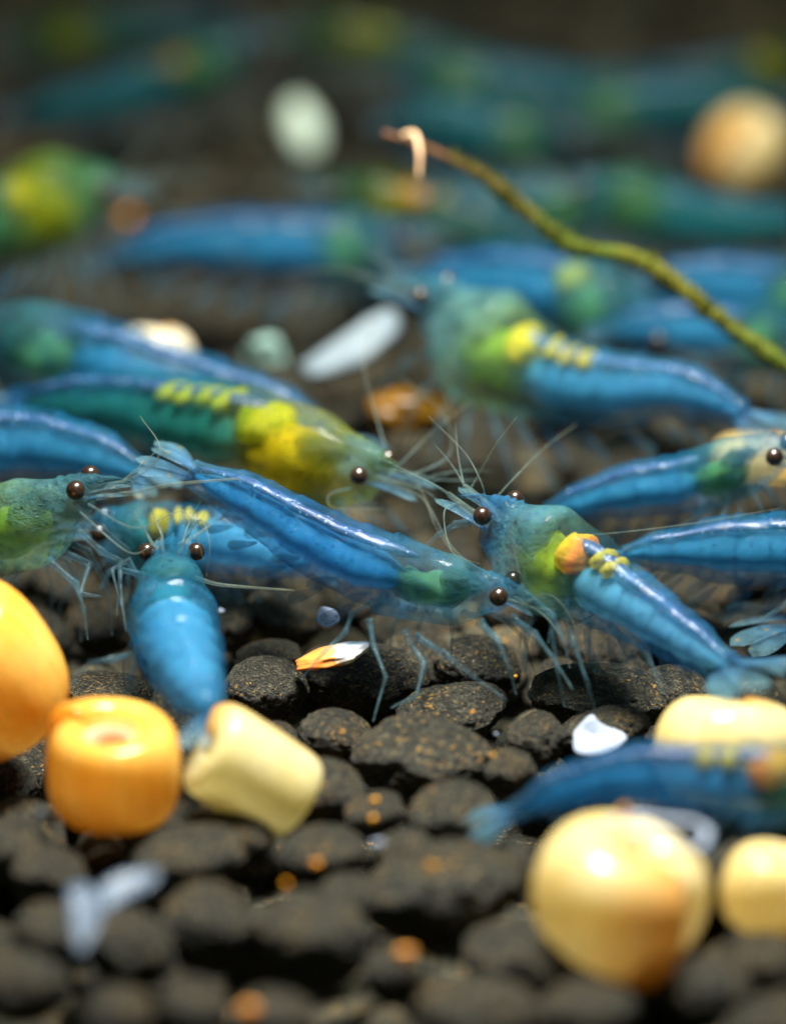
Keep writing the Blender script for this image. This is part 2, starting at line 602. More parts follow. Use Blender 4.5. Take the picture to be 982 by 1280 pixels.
def g_add(x, y, z, r, data):
    grains.append((x, y, z, r, data))
    grid.setdefault((int(math.floor(x / cell)), int(math.floor(y / cell))), []).append((x, y, z, r))


for (px, py, w, h) in KEY:
    d = D(py, -0.02)
    r = 0.5 * math.sqrt(w * h * 1.15) * d / KPX
    c = P(px, py, D(py, -0.02) + r * 0.3)
    g_add(c.x, c.y, c.z - 0.02, r, (w, h))


def landing(x, y, r, floor):
    z = floor + r * 0.6
    i0, j0 = int(math.floor(x / cell)), int(math.floor(y / cell))
    for i in (i0 - 1, i0, i0 + 1):
        for j in (j0 - 1, j0, j0 + 1):
            for (gx, gy, gz, gr) in grid.get((i, j), ()):
                dx, dy = x - gx, y - gy
                s = (r + gr) * 0.93
                q = s * s - dx * dx - dy * dy
                if q > 0:
                    z = max(z, gz + math.sqrt(q) * 0.92)
    return z


X0, X1, Y0, Y1 = -7.0, 7.0, -6.0, 15.0
fails = 0
while fails < 900 and len(grains) < 7000:
    r = min(0.30, max(0.09, rnd.gauss(0.172, 0.05)))
    best = None
    for _ in range(9):
        x, y = rnd.uniform(X0, X1), rnd.uniform(Y0, Y1)
        z = landing(x, y, r, -0.75)
        lim = -0.16 + 0.10 * noise.noise(Vector((x * 0.5, y * 0.5, 3.3)))
        if z > lim:
            continue
        if best is None or z < best[2]:
            best = (x, y, z)
    if best is None:
        fails += 1
        continue
    fails = max(0, fails - 3)
    g_add(best[0], best[1], best[2], r, None)


def on_screen(x, y, z):
    v = Vector((x, y, z)) - CAM
    d = v.dot(FWD)
    return 491 + v.dot(RIGHT) * KPX / d, 640 - v.dot(UPV) * KPX / d, d


vis = []
for k, (x, y, z, r, data) in enumerate(grains):
    px, py, d = on_screen(x, y, z)
    m = r * KPX / d
    if data or (-m < px < 982 + m and -m < py < 1280 + m and z > -0.42):
        vis.append(((1e6 if data else 0) + (z + 0.5) * 60 + m, k))
vis.sort(reverse=True)
singles = set(k for _, k in vis[:296])
stuffV, stuffF, base = [], [], 0
for k, (x, y, z, r, data) in enumerate(grains):
    rot = Matrix.Rotation(rnd.uniform(0, 6.28), 3, 'Z') @ Matrix.Rotation(rnd.uniform(-0.5, 0.5), 3, 'X')
    sx, sy, sz = rnd.uniform(0.95, 1.22), rnd.uniform(0.84, 1.05), rnd.uniform(0.84, 1.02)
    if data:
        w, h = data
        rot = Matrix.Rotation(rnd.uniform(-0.3, 0.3), 3, 'Y')
        f = math.sqrt(w / h)
        sx, sy, sz = f * 0.98, 0.95, 1.1 / f
    if k in singles:
        o = bpy.data.objects.new('soil_grain', HI[rnd.randrange(len(HI))])
        col.objects.link(o)
        o.parent = bed
        o.location = (x, y, z)
        o.rotation_euler = rot.to_euler()
        o.scale = (r * sx, r * sy, r * sz)
    else:
        V, F = LO[rnd.randrange(len(LO))]
        A = np.array(rot) @ np.diag((r * sx, r * sy, r * sz))
        stuffV.append(V @ A.T + np.array((x, y, z)))
        stuffF.append(F + base)
        base += len(V)
V = np.concatenate(stuffV)
F = np.concatenate(stuffF)
me = bpy.data.meshes.new('loose_gravel')
me.vertices.add(len(V))
me.vertices.foreach_set('co', V.ravel())
me.loops.add(len(F) * 3)
me.loops.foreach_set('vertex_index', F.ravel())
me.polygons.add(len(F))
me.polygons.foreach_set('loop_start', np.arange(0, len(F) * 3, 3))
me.polygons.foreach_set('use_smooth', np.ones(len(F), dtype=bool))
me.update(calc_edges=True)
me.validate()
me.materials.append(M['soil_bed'])
gr = bpy.data.objects.new('loose_gravel', me)
col.objects.link(gr)
gr.parent = bed
gr['kind'] = 'stuff'
print('grains', len(grains), 'single', len(singles))


# ------------------------------------------------------------------ shrimps
SEGS = [3.0, 3.45, 3.95, 4.5, 4.95, 5.35, 6.001]     # borders of the six abdominal rings


class Shrimp:
    """stations: 0 rostrum tip, 1 eyes, 2 mid carapace, 3 rear of carapace, 4 and 5 abdomen, 6 tail base, 7 fan tip"""

    def __init__(self, label, pts, radii, pal, width=0.78, roll=0.0, seed=1, saddle=None, beads=0, gut=True,
                 legs=True, feelers=True, custom_legs=None, custom_feelers=None, eye=0.043, group=None, foot_z=0.02,
                 eye_up=0.30, stomach=1.0, fan_spread=1.0, eye_out=1.0, muscle_h=0.50, clear=0.45, ring=0.08):
        self.p = [P(*q) for q in pts]
        dk = [q[2] / KPX for q in pts]
        self.r = [0.02] + [radii[i] * dk[i + 1] for i in range(6)] + [0.02]
        self.width, self.roll, self.pal = width, roll, pal
        self.saddle, self.beads, self.clear = saddle, beads, clear
        self.ring = ring
        self.rnd = random.Random(seed)
        mid = self.p[3]
        self.base = Vector((mid.x, mid.y, 0.0))
        self.root = thing('blue_shrimp', label, 'shrimp', self.base, group)
        self.foot_z = foot_z
        self.build_body()
        self.organ('muscle', 2.5, 5.95, 60, 18, lambda u: 0.84, lambda u: muscle_h * (1 - 0.12 * (u - 3) / 3),
                   lambda u: 0.02, M['muscle_' + pal], layers=(1.06, 0.88, 0.64), rough=0.09, muscle=True)
        if gut:
            self.organ('gut', 2.5, 5.9, 34, 8, lambda u: 0.24, lambda u: 0.13, lambda u: 0.70, M['gut'], rough=0.35)
        if stomach:
            self.organ('stomach', 1.65, 2.92, 14, 14, lambda u: 0.66 * stomach, lambda u: 0.50 * stomach,
                       lambda u: -0.05, M['stomach_' + pal], blob=True, layers=(1.1, 0.9, 0.66, 0.4), rough=0.4)
            self.organ('gastric_mill', 1.35, 2.15, 12, 12, lambda u: 0.55, lambda u: 0.26, lambda u: 0.36,
                       M['gastric_mill'], blob=True, layers=(1.1, 0.85, 0.55), rough=0.5)
        if saddle:
            sm = M[saddle]
            self.organ('saddle', 2.35, 2.95, 16, 16, lambda u: 0.70, lambda u: 0.32, lambda u: 0.44, sm, blob=True, rough=0.30,
                       layers=(1.08, 0.88, 0.64))
            for k in range(beads):
                u0 = 3.03 + 0.26 * k
                self.organ('egg_bead', u0, u0 + 0.25, 9, 12, lambda u: 0.52, lambda u: 0.17, lambda u: 0.66,
                           M['saddle_yellow'] if saddle == 'saddle' else sm, blob=True, rough=0.35,
                           layers=(1.1, 0.8))
        self.build_eyes(eye, eye_up, eye_out)
        self.build_fan(fan_spread)
        if legs:
            self.build_legs(custom_legs or [])
            self.build_swimmerets()
        if feelers:
            self.build_feelers(custom_feelers)

    # --- frame along the spine
    def S(self, u):
        return catmull(self.p, u)

    def frame(self, u):
        t = (self.S(u + 0.03) - self.S(u - 0.03)).normalized()
        up = Vector((0, 0, 1))
        up = (up - t * up.dot(t))
        up = up.normalized() if up.length > 1e-3 else Vector((0, 1, 0))
        if self.roll:
            up = Matrix.Rotation(self.roll, 3, t) @ up
        return t, up, t.cross(up).normalized()

    def h(self, u):
        tab = [(1, self.r[1]), (2, self.r[2]), (3, self.r[3]), (4, self.r[4]), (5, self.r[5]), (6, self.r[6])]
        return lerp_table(tab, u)

    def loc(self, v):
        return v - self.base

    def build_body(self):
        us = [i * 0.05 for i in range(20)] + [1 + i * 0.04 for i in range(50)] + [3 + i * 0.022 for i in range(137)]
        N = 36
        rings, along, rims, clears = [], [], [], []
        for u in us:
            t, up, side = self.frame(u)
            c = self.S(u)
            h = self.h(u)
            w = h * self.width
            f = 1.0
            if u < 1.0:
                k = lerp_table([(0, 0.025), (0.35, 0.10), (0.6, 0.20), (0.8, 0.62), (1.0, 1.0)], u)
                kw = lerp_table([(0, 0.012), (0.4, 0.06), (0.62, 0.16), (0.8, 0.58), (1.0, 1.0)], u)
                h2, w = self.r[1] * k, self.r[1] * self.width * kw
                c = c + up * (self.r[1] - h2) * 0.55 * lerp_table([(0, 0.0), (0.6, 1.0), (1, 1.0)], u)
                h = h2
            scal = 0.0
            if u >= 3.0:
                for a, b in zip(SEGS, SEGS[1:]):
                    if a <= u < b:
                        q = (u - a) / (b - a)
                        f = 0.968 + 0.055 * q ** 2.2
                        scal = math.sin(math.pi * q) ** 0.7
            elif u > 2.7:
                f = 1.0 + 0.05 * (u - 2.7) / 0.3
            rm = 0.0
            if u >= 2.98:
                rm = max(math.exp(-((u - b_) / 0.016) ** 2) for b_ in SEGS)
            rims += [rm] * N
            ring = []
            for j in range(N):
                th = 2 * math.pi * j / N
                cs, sn = math.cos(th), math.sin(th)
                x = w * f * math.copysign(abs(sn) ** 0.9, sn)
                if cs >= 0:
                    z = h * f * cs
                else:
                    z = h * f * cs * 0.92
                    if 1.1 < u < 3.0:
                        z *= 1.0 + 0.10 * abs(sn)
                    if u >= 3.0 and u < 5.4:
                        z *= 1.0 + 0.16 * scal * abs(sn) ** 1.5 - 0.06
                        x *= 1 - 0.12 * cs * cs
                if u < 1.25 and cs > 0.9:
                    z *= 1.0 + 0.16 * ((u * 9.0) % 1.0)
                cl = 0.0
                if self.saddle and 2.15 < u < 3.0 + 0.26 * self.beads + 0.1 and cs > 0.1:
                    cl = self.clear * min(1.0, (cs - 0.1) * 3, (u - 2.15) * 5)
                clears.append(cl)
                ring.append(self.loc(c + side * x + up * z))
                along.append(u / 6.0)
            rings.append(ring)
        v, f = rings_to_mesh(rings)
        clears += [0.0, 0.0]
        along += [0.0, 1.0]
        rims += [0.0, 0.0]
        mesh_obj('body', v, f, M['shell_' + self.pal], self.root, attrs={'along': along, 'rim': rims, 'clear': clears})

    def organ(self, name, u0, u1, nu, N, wf, hf, off, mat, blob=False, layers=(1.0,), rough=0.22, muscle=False):
        parts, along = [], []
        for lay in layers:
            rings = []
            for i in range(nu + 1):
                q = i / nu
                if blob:
                    q = 0.5 + (q - 0.5) * (0.25 + 0.75 * lay)
                u = u0 + (u1 - u0) * q
                t, up, side = self.frame(u)
                h = self.h(u)
                if blob:
                    e = math.sqrt(max(0.0, 1 - (2 * i / nu - 1) ** 2))
                elif muscle:
                    e = min(1.0, math.sin(min(1.0, q / 0.24) * math.pi / 2) + 0.02, math.sqrt((1 - q) * 8) + 0.02)
                    for a_, b_ in zip(SEGS, SEGS[1:]):
                        if a_ <= u < b_:
                            e *= 1 - self.ring + self.ring * math.sin(math.pi * (u - a_) / (b_ - a_)) ** 0.6
                else:
                    e = min(1.0, math.sqrt(min(q, 1 - q) * 8) + 0.02)
                e = max(e, 0.02) * lay
                c = self.S(u) + up * (off(u) * h)
                w, hh = h * self.width * wf(u) * e, h * hf(u) * e
                ring = []
                for j in range(N):
                    th = 2 * math.pi * j / N
                    k = 1 + rough * noise.noise(Vector((u * 4.0, math.cos(th) * 1.5, math.sin(th) * 1.5)) + self.base * 3) \
                        + rough * 0.5 * noise.noise(Vector((u * 11.0, math.cos(th) * 4, math.sin(th) * 4)) + self.base)
                    ring.append(self.loc(c + side * (w * k * math.sin(th)) + up * (hh * k * math.cos(th))))
                    along.append(q)
                rings.append(ring)
            parts.append(rings_to_mesh(rings))
            along += [0.0, 1.0]
        v, f = merge(parts)
        return mesh_obj(name, v, f, mat, self.root, attrs={'along': along})

    def build_eyes(self, re, eu, eo):
        t, up, side = self.frame(1.0)
        h = self.r[1]
        w = h * self.width
        for s in (-1, 1):
            c = self.S(0.93) + side * (s * (w * 0.85 + re * 0.75) * eo) + up * (h * eu)
            rings = []
            for i in range(1, 12):
                a = math.pi * i / 12
                rings.append([Vector((math.sin(a) * math.cos(b) * re, math.sin(a) * math.sin(b) * re, math.cos(a) * re))
                              for b in (2 * math.pi * k / 16 for k in range(16))])
            v, f = rings_to_mesh(rings)
            e = mesh_obj('eye', v, [tuple(reversed(q)) for q in f], M['eye'], self.root, origin=self.loc(c))
            st = self.S(1.02) + side * (s * w * 0.55) + up * (h * eu * 0.8)
            v, f = tube([st - c, (st - c) * 0.5, Vector((0, 0, 0)) + (st - c) * 0.1], [re * 0.5, re * 0.62, re * 0.85], 10)
            mesh_obj('eyestalk', v, f, M['leg'], e, attrs={'along': [0.3] * len(v)})

    def blade(self, name, o, axis, normal, length, width, thick, tip=0.75, mat=None, parent=None):
        axis = axis.normalized()
        side = axis.cross(normal).normalized()
        normal = side.cross(axis).normalized()
        rings, along = [], []
        for i in range(13):
            q = i / 12
            wd = width * (0.25 + 0.75 * math.sin(min(1.0, q / tip) * math.pi / 2)) if q < tip else \
                width * math.sqrt(max(0.0, 1 - ((q - tip) / (1 - tip)) ** 2)) + 0.002
            c = o + axis * (length * q) + normal * (0.06 * length * math.sin(q * math.pi))
            ring = []
            for j in range(14):
                th = 2 * math.pi * j / 14
                tk = thick * (1 - 0.5 * q) * (1 + 0.9 * math.exp(-(math.cos(th) * 5) ** 2))
                ring.append(self.loc(c + side * (wd * math.cos(th)) + normal * (tk * math.sin(th))))
                along.append(q)
            rings.append(ring)
        v, f = rings_to_mesh(rings)
        along += [0, 1]
        return mesh_obj(name, v, f, mat or M['fin'], parent or self.root, attrs={'along': along})

    def build_fan(self, spread):
        t, up, side = self.frame(5.9)
        o = self.S(5.93)
        ax = self.p[7] - self.p[6]
        L = ax.length
        ax.normalize()
        sd = ax.cross(up).normalized()
        upf = sd.cross(ax)
        r6 = self.r[6]
        self.blade('telson', o + upf * r6 * 0.4, ax, upf, L * 0.86, r6 * 0.62, r6 * 0.12, 0.45)
        for s in (-1, 1):
            for k, (a, l, dn) in enumerate(((18, 1.0, 0.1), (36, 0.98, -0.12))):
                a = math.radians(a * spread) * s
                d = ax * math.cos(a) + sd * math.sin(a)
                self.blade('tail_fin', o + sd * (s * r6 * 0.4) + upf * (r6 * dn), d, upf, L * l, L * 0.17, r6 * 0.09)

    def build_legs(self, custom):
        R = self.rnd
        for chain in custom:
            pts = [P(*q) for q in chain]
            self.make_leg(pts)
        spots = [1.45, 1.75, 2.0, 2.25, 2.5, 2.75]
        for s in (-1, 1):
            for i, u in enumerate(spots):
                t, up, side = self.frame(u)
                near = (side * s).dot(FWD) < 0
                if near and i < len(custom):
                    continue
                h = self.h(u)
                w = h * self.width
                hip = self.S(u) - up * (h * 0.80) + side * (s * w * 0.35)
                reach = 2.3 * self.r[3] * (0.7 if i == 0 else 1.0)
                fwd = -t * (0.9 - 0.38 * i + R.uniform(-0.15, 0.15)) * self.r[3] * 1.5
                fz = max(self.foot_z + R.uniform(-0.05, 0.04), hip.z - reach)
                foot = hip + fwd + side * (s * w * R.uniform(0.5, 1.1))
                foot.z = min(fz, hip.z - 0.3 * h)
                k1 = hip.lerp(foot, 0.28) + side * (s * w * 0.35) + fwd * 0.10 + Vector((0, 0, 0.12 * reach))
                k2 = hip.lerp(foot, 0.62) + side * (s * w * 0.40) + fwd * 0.18 + Vector((0, 0, 0.10 * reach))
                self.make_leg([hip, k1, k2, foot])

    def make_leg(self, pts):
        k = self.r[3] / 0.2
        n = len(pts)
        path, rad = [], []
        for i in range(n - 1):
            for j in range(5):
                q = j / 5
                path.append(pts[i].lerp(pts[i + 1], q))
                g = (i + q) / (n - 1)
                rad.append(k * (0.0145 * (1 - g) + 0.0055) * (1.25 if j == 0 else 1.0 - 0.14 * math.sin(math.pi * q)))
        path.append(pts[-1])
        rad.append(k * 0.004)
        v, f = tube([self.loc(p) for p in path], rad, 8)
        mesh_obj('leg', v, f, M['leg'], self.root, attrs={'along': [i / len(v) for i in range(len(v))]})

    def build_swimmerets(self):
        for i, (a, b) in enumerate(zip(SEGS[:5], SEGS[1:6])):
            u = (a + b) / 2
            t, up, side = self.frame(u)
            h = self.h(u)
            for s in (-1, 1):
                o = self.S(u) - up * (h * 0.86) + side * (s * h * self.width * 0.45)
                ax = -up * 0.75 + t * (0.75 + 0.1 * i) + side * (s * 0.15)
                self.blade('swimmeret', o, ax, side * s, h * 1.0, h * 0.15, h * 0.04)

    def build_feelers(self, custom):
        R = self.rnd
        t, up, side = self.frame(0.8)
        fw = -t
        h = self.r[1]
        w = h * self.width
        front = self.S(0.72)
        for s in (-1, 1):
            # antennal scale with its long feeler
            o = self.S(0.95) + side * (s * w * 0.55) - up * (h * 0.15)
            ax = fw + side * (s * 0.10) - up * 0.05
            self.blade('antennal_scale', o, ax, up, h * 2.0, h * 0.26, h * 0.05, 0.6)
            pd = [o + up * h * 0.18 - side * (s * w * 0.2), o + fw * h * 0.8 + up * h * 0.22, o + fw * h * 1.7 + up * h * 0.26]
            V = [tube([self.loc(q) for q in pd], [h * 0.17, h * 0.14, h * 0.09], 8)]
            for k in range(2):
                d = (fw + up * R.uniform(-0.15, 0.5) + side * (s * R.uniform(0.1, 0.6))).normalized()
                e = pd[-1]
                L = h * R.uniform(1.6, 3.2)
                bend = up * R.uniform(-0.3, 0.2) + side * (s * R.uniform(-0.2, 0.3))
                path = [e + d * (L * q) + bend * (L * q * q) for q in (i / 12 for i in range(13))]
                V.append(tube([self.loc(q) for q in path], [0.0065 * (1 - 0.75 * i / 12) for i in range(13)], 5))
            v, f = merge(V)
            mesh_obj('antennule', v, f, M['feeler'], self.root, attrs={'along': [0.2] * len(v)})
            if custom is None:
                d = (fw * 0.9 + up * R.uniform(0.0, 0.6) + side * (s * R.uniform(0.3, 0.9))).normalized()
                L = h * R.uniform(8, 12)
                bend = -fw * R.uniform(0.1, 0.5) + up * R.uniform(-0.4, 0.1)
                path = [o + d * (L * q) + bend * (L * q * q) for q in (i / 20 for i in range(21))]
                v, f = tube([self.loc(q) for q in path], [0.007 * (1 - 0.8 * i / 20) for i in range(21)], 5)
                mesh_obj('antenna', v, f, M['feeler'], self.root, attrs={'along': [i / len(v) for i in range(len(v))]})
        for chain in custom or []:
            thick = 0.0065
            if isinstance(chain[0], (int, float)):
                thick, chain = chain[0], chain[1]
            path = smooth_path([P(*q) for q in chain], 8)
            n = len(path)
            v, f = tube([self.loc(q) for q in path], [thick * (1 - 0.7 * i / n) for i in range(n)], 6)
            mesh_obj('antenna', v, f, M['feeler'], self.root, attrs={'along': [i / len(v) for i in range(len(v))]})


GS = 'shrimps feeding on the gravel'


def const(pts, d):
    return [(x, y, d) for x, y in pts]


# in focus, stretched across the middle
Shrimp('deep blue shrimp stretched above the gravel with raised tail, head against the green-bellied shrimp',
       [(700, 772, 19.80), (626, 744, 19.90), (560, 738, 19.95), (478, 716, 20.0), (396, 680, 20.1), (318, 632, 20.2),
        (238, 592, 20.3), (172, 560, 20.35)],
       [24, 47, 54, 50, 40, 20], 'royal', seed=3, group=GS, stomach=0.8, eye_up=0.45, eye_out=1.15, muscle_h=0.46,
       custom_legs=[[(600, 778, 19.8), (622, 800, 19.7), (636, 835, 19.68), (645, 868, 19.7)],
                    [(640, 772, 19.8), (668, 792, 19.7), (690, 822, 19.65), (716, 862, 19.6)],
                    [(520, 795, 19.85), (556, 818, 19.75), (592, 846, 19.7), (634, 876, 19.65)],
                    [(462, 775, 19.9), (466, 805, 19.85), (482, 846, 19.75), (466, 902, 19.7)],
                    [(505, 790, 19.9), (530, 830, 19.8), (520, 870, 19.7), (488, 885, 19.7)],
                    [(440, 765, 20.0), (432, 790, 19.95), (405, 815, 19.9), (375, 850, 19.9)]],
       custom_feelers=[[(640, 745, 19.85), (655, 750, 19.8), (652, 730, 19.75), (640, 680, 19.75), (627, 640, 19.7)],
                       [(650, 755, 19.8), (690, 745, 19.75), (720, 790, 19.7), (700, 830, 19.7)],
                       [(630, 730, 20.0), (570, 690, 20.3), (540, 640, 20.5), (520, 600, 20.6)]])

# green-bellied one, facing left
Shrimp('pale aqua shrimp with orange saddle and yellow-green belly, head lifted',
       [(572, 618, 20.15), (620, 654, 20.05), (678, 698, 19.95), (740, 728, 19.82), (796, 764, 19.65), (856, 802, 19.5),
        (914, 836, 19.3), (1000, 858, 18.9)],
       [39, 75, 62, 50, 39, 22], 'aqua', seed=4, group=GS, saddle='saddle', beads=2, eye_up=0.55, stomach=0.95, clear=0.72,
       custom_legs=[[(585, 652, 20.05), (570, 655, 20.0), (548, 668, 20.0), (530, 684, 20.0)],
                    [(650, 735, 19.9), (690, 770, 19.75), (705, 800, 19.7), (712, 835, 19.7)],
                    [(740, 785, 19.75), (790, 800, 19.6), (808, 818, 19.5), (830, 868, 19.45)]],
       custom_feelers=[[(588, 610, 20.1), (600, 590, 20.1), (620, 555, 20.05), (645, 522, 20.0)],
                       [(0.006), [(606, 620, 20.1), (600, 600, 20.1), (580, 565, 20.2), (535, 520, 20.3)]],
                       [(620, 622, 20.2), (640, 600, 20.3), (680, 560, 20.6), (720, 530, 20.9)],
                       [(575, 628, 20.1), (555, 640, 20.0), (565, 690, 19.9), (600, 705, 19.9)],
                       [(0.005), [(690, 672, 20.0), (780, 665, 20.1), (880, 652, 20.2), (975, 635, 20.2)]]])

# seen from behind
Shrimp('small blue shrimp seen from behind with ringed back, standing at the pale broken shell',
       [(218, 664, 20.25), (214, 696, 20.05), (213, 735, 19.85), (216, 775, 19.62), (228, 820, 19.35), (246, 862, 19.1),
        (262, 893, 18.95), (285, 940, 18.75)],
       [24, 42, 54, 52, 38, 20], 'sky', width=1.04, seed=5, group=GS, gut=False, stomach=0.7, eye_out=1.05, eye=0.041,
       muscle_h=0.62, eye_up=0.2, ring=0.24,
       custom_legs=[[(185, 720, 20.0), (150, 712, 19.95), (152, 752, 19.85), (158, 790, 19.8)],
                    [(178, 815, 19.6), (140, 824, 19.5), (112, 828, 19.45), (82, 866, 19.4)],
                    [(180, 735, 20.0), (160, 700, 20.0), (140, 712, 19.95), (148, 745, 19.9)]],
       custom_feelers=[[(0.012), [(196, 690, 20.1), (186, 672, 20.2), (176, 655, 20.2), (166, 638, 20.2)]],
                       [(0.012), [(222, 682, 20.1), (240, 672, 20.15), (258, 660, 20.2), (282, 645, 20.25)]],
                       [(0.011), [(245, 722, 20.0), (270, 730, 19.95), (310, 734, 19.95), (368, 738, 19.95)]],
                       [(0.006), [(225, 685, 20.1), (250, 650, 20.0), (262, 680, 19.9), (258, 720, 19.9)]]])

# green one entering from the side
Shrimp('pale green translucent shrimp with clear head above the largest orange snail shell',
       [(190, 606, 20.0), (104, 618, 20.1), (36, 655, 20.25), (-42, 672, 20.5), (-120, 680, 20.8), (-200, 690, 21.0),
        (-270, 700, 21.2), (-330, 715, 21.3)],
       [27, 60, 58, 50, 40, 20], 'jade', seed=6, group=GS, stomach=0.9, eye_up=0.55, eye=0.045,
       custom_legs=[[(95, 660, 20.0), (128, 690, 19.95), (150, 700, 19.95), (146, 770, 19.9)],
                    [(60, 700, 20.05), (95, 730, 20.0), (104, 760, 19.95), (110, 800, 19.95)],
                    [(80, 690, 20.05), (112, 705, 20.0), (100, 742, 19.9), (128, 746, 19.9)]],
       custom_feelers=[[(0.014), [(120, 622, 20.0), (170, 615, 20.0), (220, 605, 19.95), (300, 598, 19.95)]],
                       [(0.007), [(130, 610, 20.0), (180, 590, 20.0), (200, 560, 20.0), (175, 520, 20.1)]],
                       [(110, 630, 20.0), (170, 660, 19.9), (230, 640, 19.9), (255, 700, 19.9)],
                       [(0.006), [(100, 640, 20.0), (160, 690, 19.9), (190, 680, 19.9), (215, 655, 19.9)]]])

# behind it, facing left
Shrimp('bright blue shrimp with yellow egg beads along its back, half hidden under the stretched shrimp',
       const([(95, 662), (128, 664), (168, 672), (214, 676), (272, 678), (330, 692), (388, 706), (440, 720)], 20.75),
       [30, 48, 50, 45, 37, 19], 'sky', seed=7, group=GS, saddle='saddle_yellow', beads=3, gut=False, stomach=1.0,
       muscle_h=0.62)

# yellow head
Shrimp('shrimp with yellow head and green back lying behind the raised tail fan',
       [(522, 608, 20.65), (462, 592, 20.75), (386, 578, 20.95), (300, 548, 21.2), (212, 528, 21.45), (120, 512, 21.7),
        (20, 508, 21.95), (-60, 516, 22.1)],
       [39, 71, 71, 64, 52, 25], 'amber', seed=8, group=GS, saddle='saddle_green', beads=4, eye_up=0.25, stomach=1.1,
       custom_feelers=[[(470, 600, 20.7), (500, 610, 20.6), (530, 625, 20.5), (545, 660, 20.4), (572, 700, 20.3)],
                       [(0.006), [(440, 610, 20.7), (412, 618, 20.6), (418, 635, 20.5), (480, 636, 20.5)]],
                       [(490, 585, 20.8), (470, 520, 21.0), (455, 450, 21.2), (475, 385, 21.4)],
                       [(500, 600, 20.7), (560, 570, 20.8), (555, 520, 21.0), (500, 470, 21.2)],
                       [(0.006), [(480, 600, 20.7), (520, 560, 20.8), (540, 540, 20.9), (590, 500, 21.0)]]])

# two blue ones stacked at the side
Shrimp('blue shrimp whose tapering tail ends under the clear tail fan of the stretched shrimp',
       [(-330, 600, 21.1), (-260, 590, 21.1), (-170, 575, 21.1), (-70, 565, 21.1), (30, 560, 21.1), (112, 572, 21.0),
        (178, 594, 20.9), (215, 620, 20.8)],
       [34, 61, 63, 56, 44, 21], 'denim', seed=9, group=GS)
Shrimp('dark blue shrimp with arched back in front of the white snail shell',
       [(-150, 430, 22.5), (-60, 440, 22.4), (40, 440, 22.2), (120, 454, 22.1), (220, 484, 22.0), (325, 508, 21.9),
        (420, 550, 21.8), (482, 590, 21.7)],
       [37, 66, 61, 56, 41, 21], 'denim', seed=10, group=GS, stomach=0.8)

# centre, behind
Shrimp('green and blue shrimp with yellow saddle, head raised towards the white shell shard',
       [(478, 352, 22.2), (540, 380, 22.1), (604, 432, 22.0), (676, 470, 21.9), (762, 488, 21.75), (852, 490, 21.6),
        (930, 520, 21.45), (1000, 560, 21.3)],
       [37, 81, 62, 53, 40, 20], 'jade', seed=12, group=GS, saddle='saddle_yellow', beads=3, eye_up=0.55, stomach=0.9,
       custom_feelers=[[(500, 365, 22.1), (460, 350, 22.0), (420, 335, 22.0), (350, 345, 22.0)],
                       [(490, 360, 22.2), (480, 310, 22.3), (470, 270, 22.4)]])
Shrimp('blue shrimp with green head spot lying behind the yellow-saddled shrimp, facing the olive stem',
       [(900, 440, 22.9), (828, 416, 23.0), (752, 388, 23.1), (690, 368, 23.2), (630, 356, 23.3), (570, 352, 23.4),
        (520, 350, 23.5), (470, 350, 23.6)],
       [35, 60, 60, 55, 42, 22], 'denim', seed=13, group=GS, stomach=1.0, saddle='saddle_green', eye_up=0.1, clear=0.1)

# right-hand pair
Shrimp('blue shrimp with curved back in front of the cream shell',
       [(1045, 600, 20.6), (972, 572, 20.7), (915, 588, 20.8), (858, 606, 20.9), (796, 614, 20.95), (732, 628, 21.0),
        (684, 642, 21.05), (640, 662, 21.1)],
       [28, 42, 42, 40, 29, 13], 'denim', seed=14, group=GS, stomach=0.9, eye_up=0.4)
Shrimp('blue shrimp with pale dorsal line above the clear tail fan on dark gravel',
       [(1230, 700, 20.3), (1170, 690, 20.3), (1090, 690, 20.4), (1005, 690, 20.45), (915, 690, 20.5), (834, 690, 20.5),
        (778, 694, 20.5), (738, 706, 20.5)],
       [28, 54, 54, 49, 30, 12], 'denim', seed=15, group=GS)
Shrimp('shrimp showing only its clear splayed tail fan against dark gravel',
       [(1400, 740, 20.6), (1330, 745, 20.6), (1260, 750, 20.6), (1190, 755, 20.6), (1120, 760, 20.6), (1060, 770, 20.55),
        (1000, 780, 20.5), (890, 792, 20.45)],
       [26, 46, 46, 42, 32, 17], 'denim', seed=16, group=GS, fan_spread=1.1)

# foreground
Shrimp('blue shrimp with pointed tail lying behind the large cream snail shell',
       [(1170, 990, 18.0), (1110, 985, 18.1), (1030, 985, 18.2), (930, 985, 18.3), (812, 976, 18.4), (714, 988, 18.45),
        (642, 1016, 18.5), (575, 1042, 18.5)],
       [30, 62, 62, 52, 36, 15], 'royal', seed=17, group=GS, saddle='saddle', beads=2)

# further back, dissolving in blur
Shrimp('plain blue shrimp lying on the dark gravel beyond the white snail shell',
       const([(550, 286), (500, 300), (445, 310), (388, 312), (300, 308), (210, 308), (136, 326), (78, 338)],
             D(330, 0.45)), [30, 53, 55, 51, 37, 16], 'denim', seed=18, group=GS)
Shrimp('olive green shrimp with orange saddle beside the brown tip of the stem',
       const([(375, 228), (420, 240), (470, 252), (535, 268), (605, 294), (670, 308), (730, 318), (780, 328)],
             D(290, 0.45)), [26, 42, 42, 42, 32, 14], 'fern', seed=19, group=GS, saddle='saddle', beads=1)
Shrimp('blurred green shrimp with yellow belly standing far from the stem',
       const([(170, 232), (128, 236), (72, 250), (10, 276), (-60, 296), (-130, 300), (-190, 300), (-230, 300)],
             D(320, 0.6)), [34, 66, 60, 50, 40, 18], 'moss', seed=20, group=GS, stomach=1.2, saddle='saddle_yellow', clear=0.1)
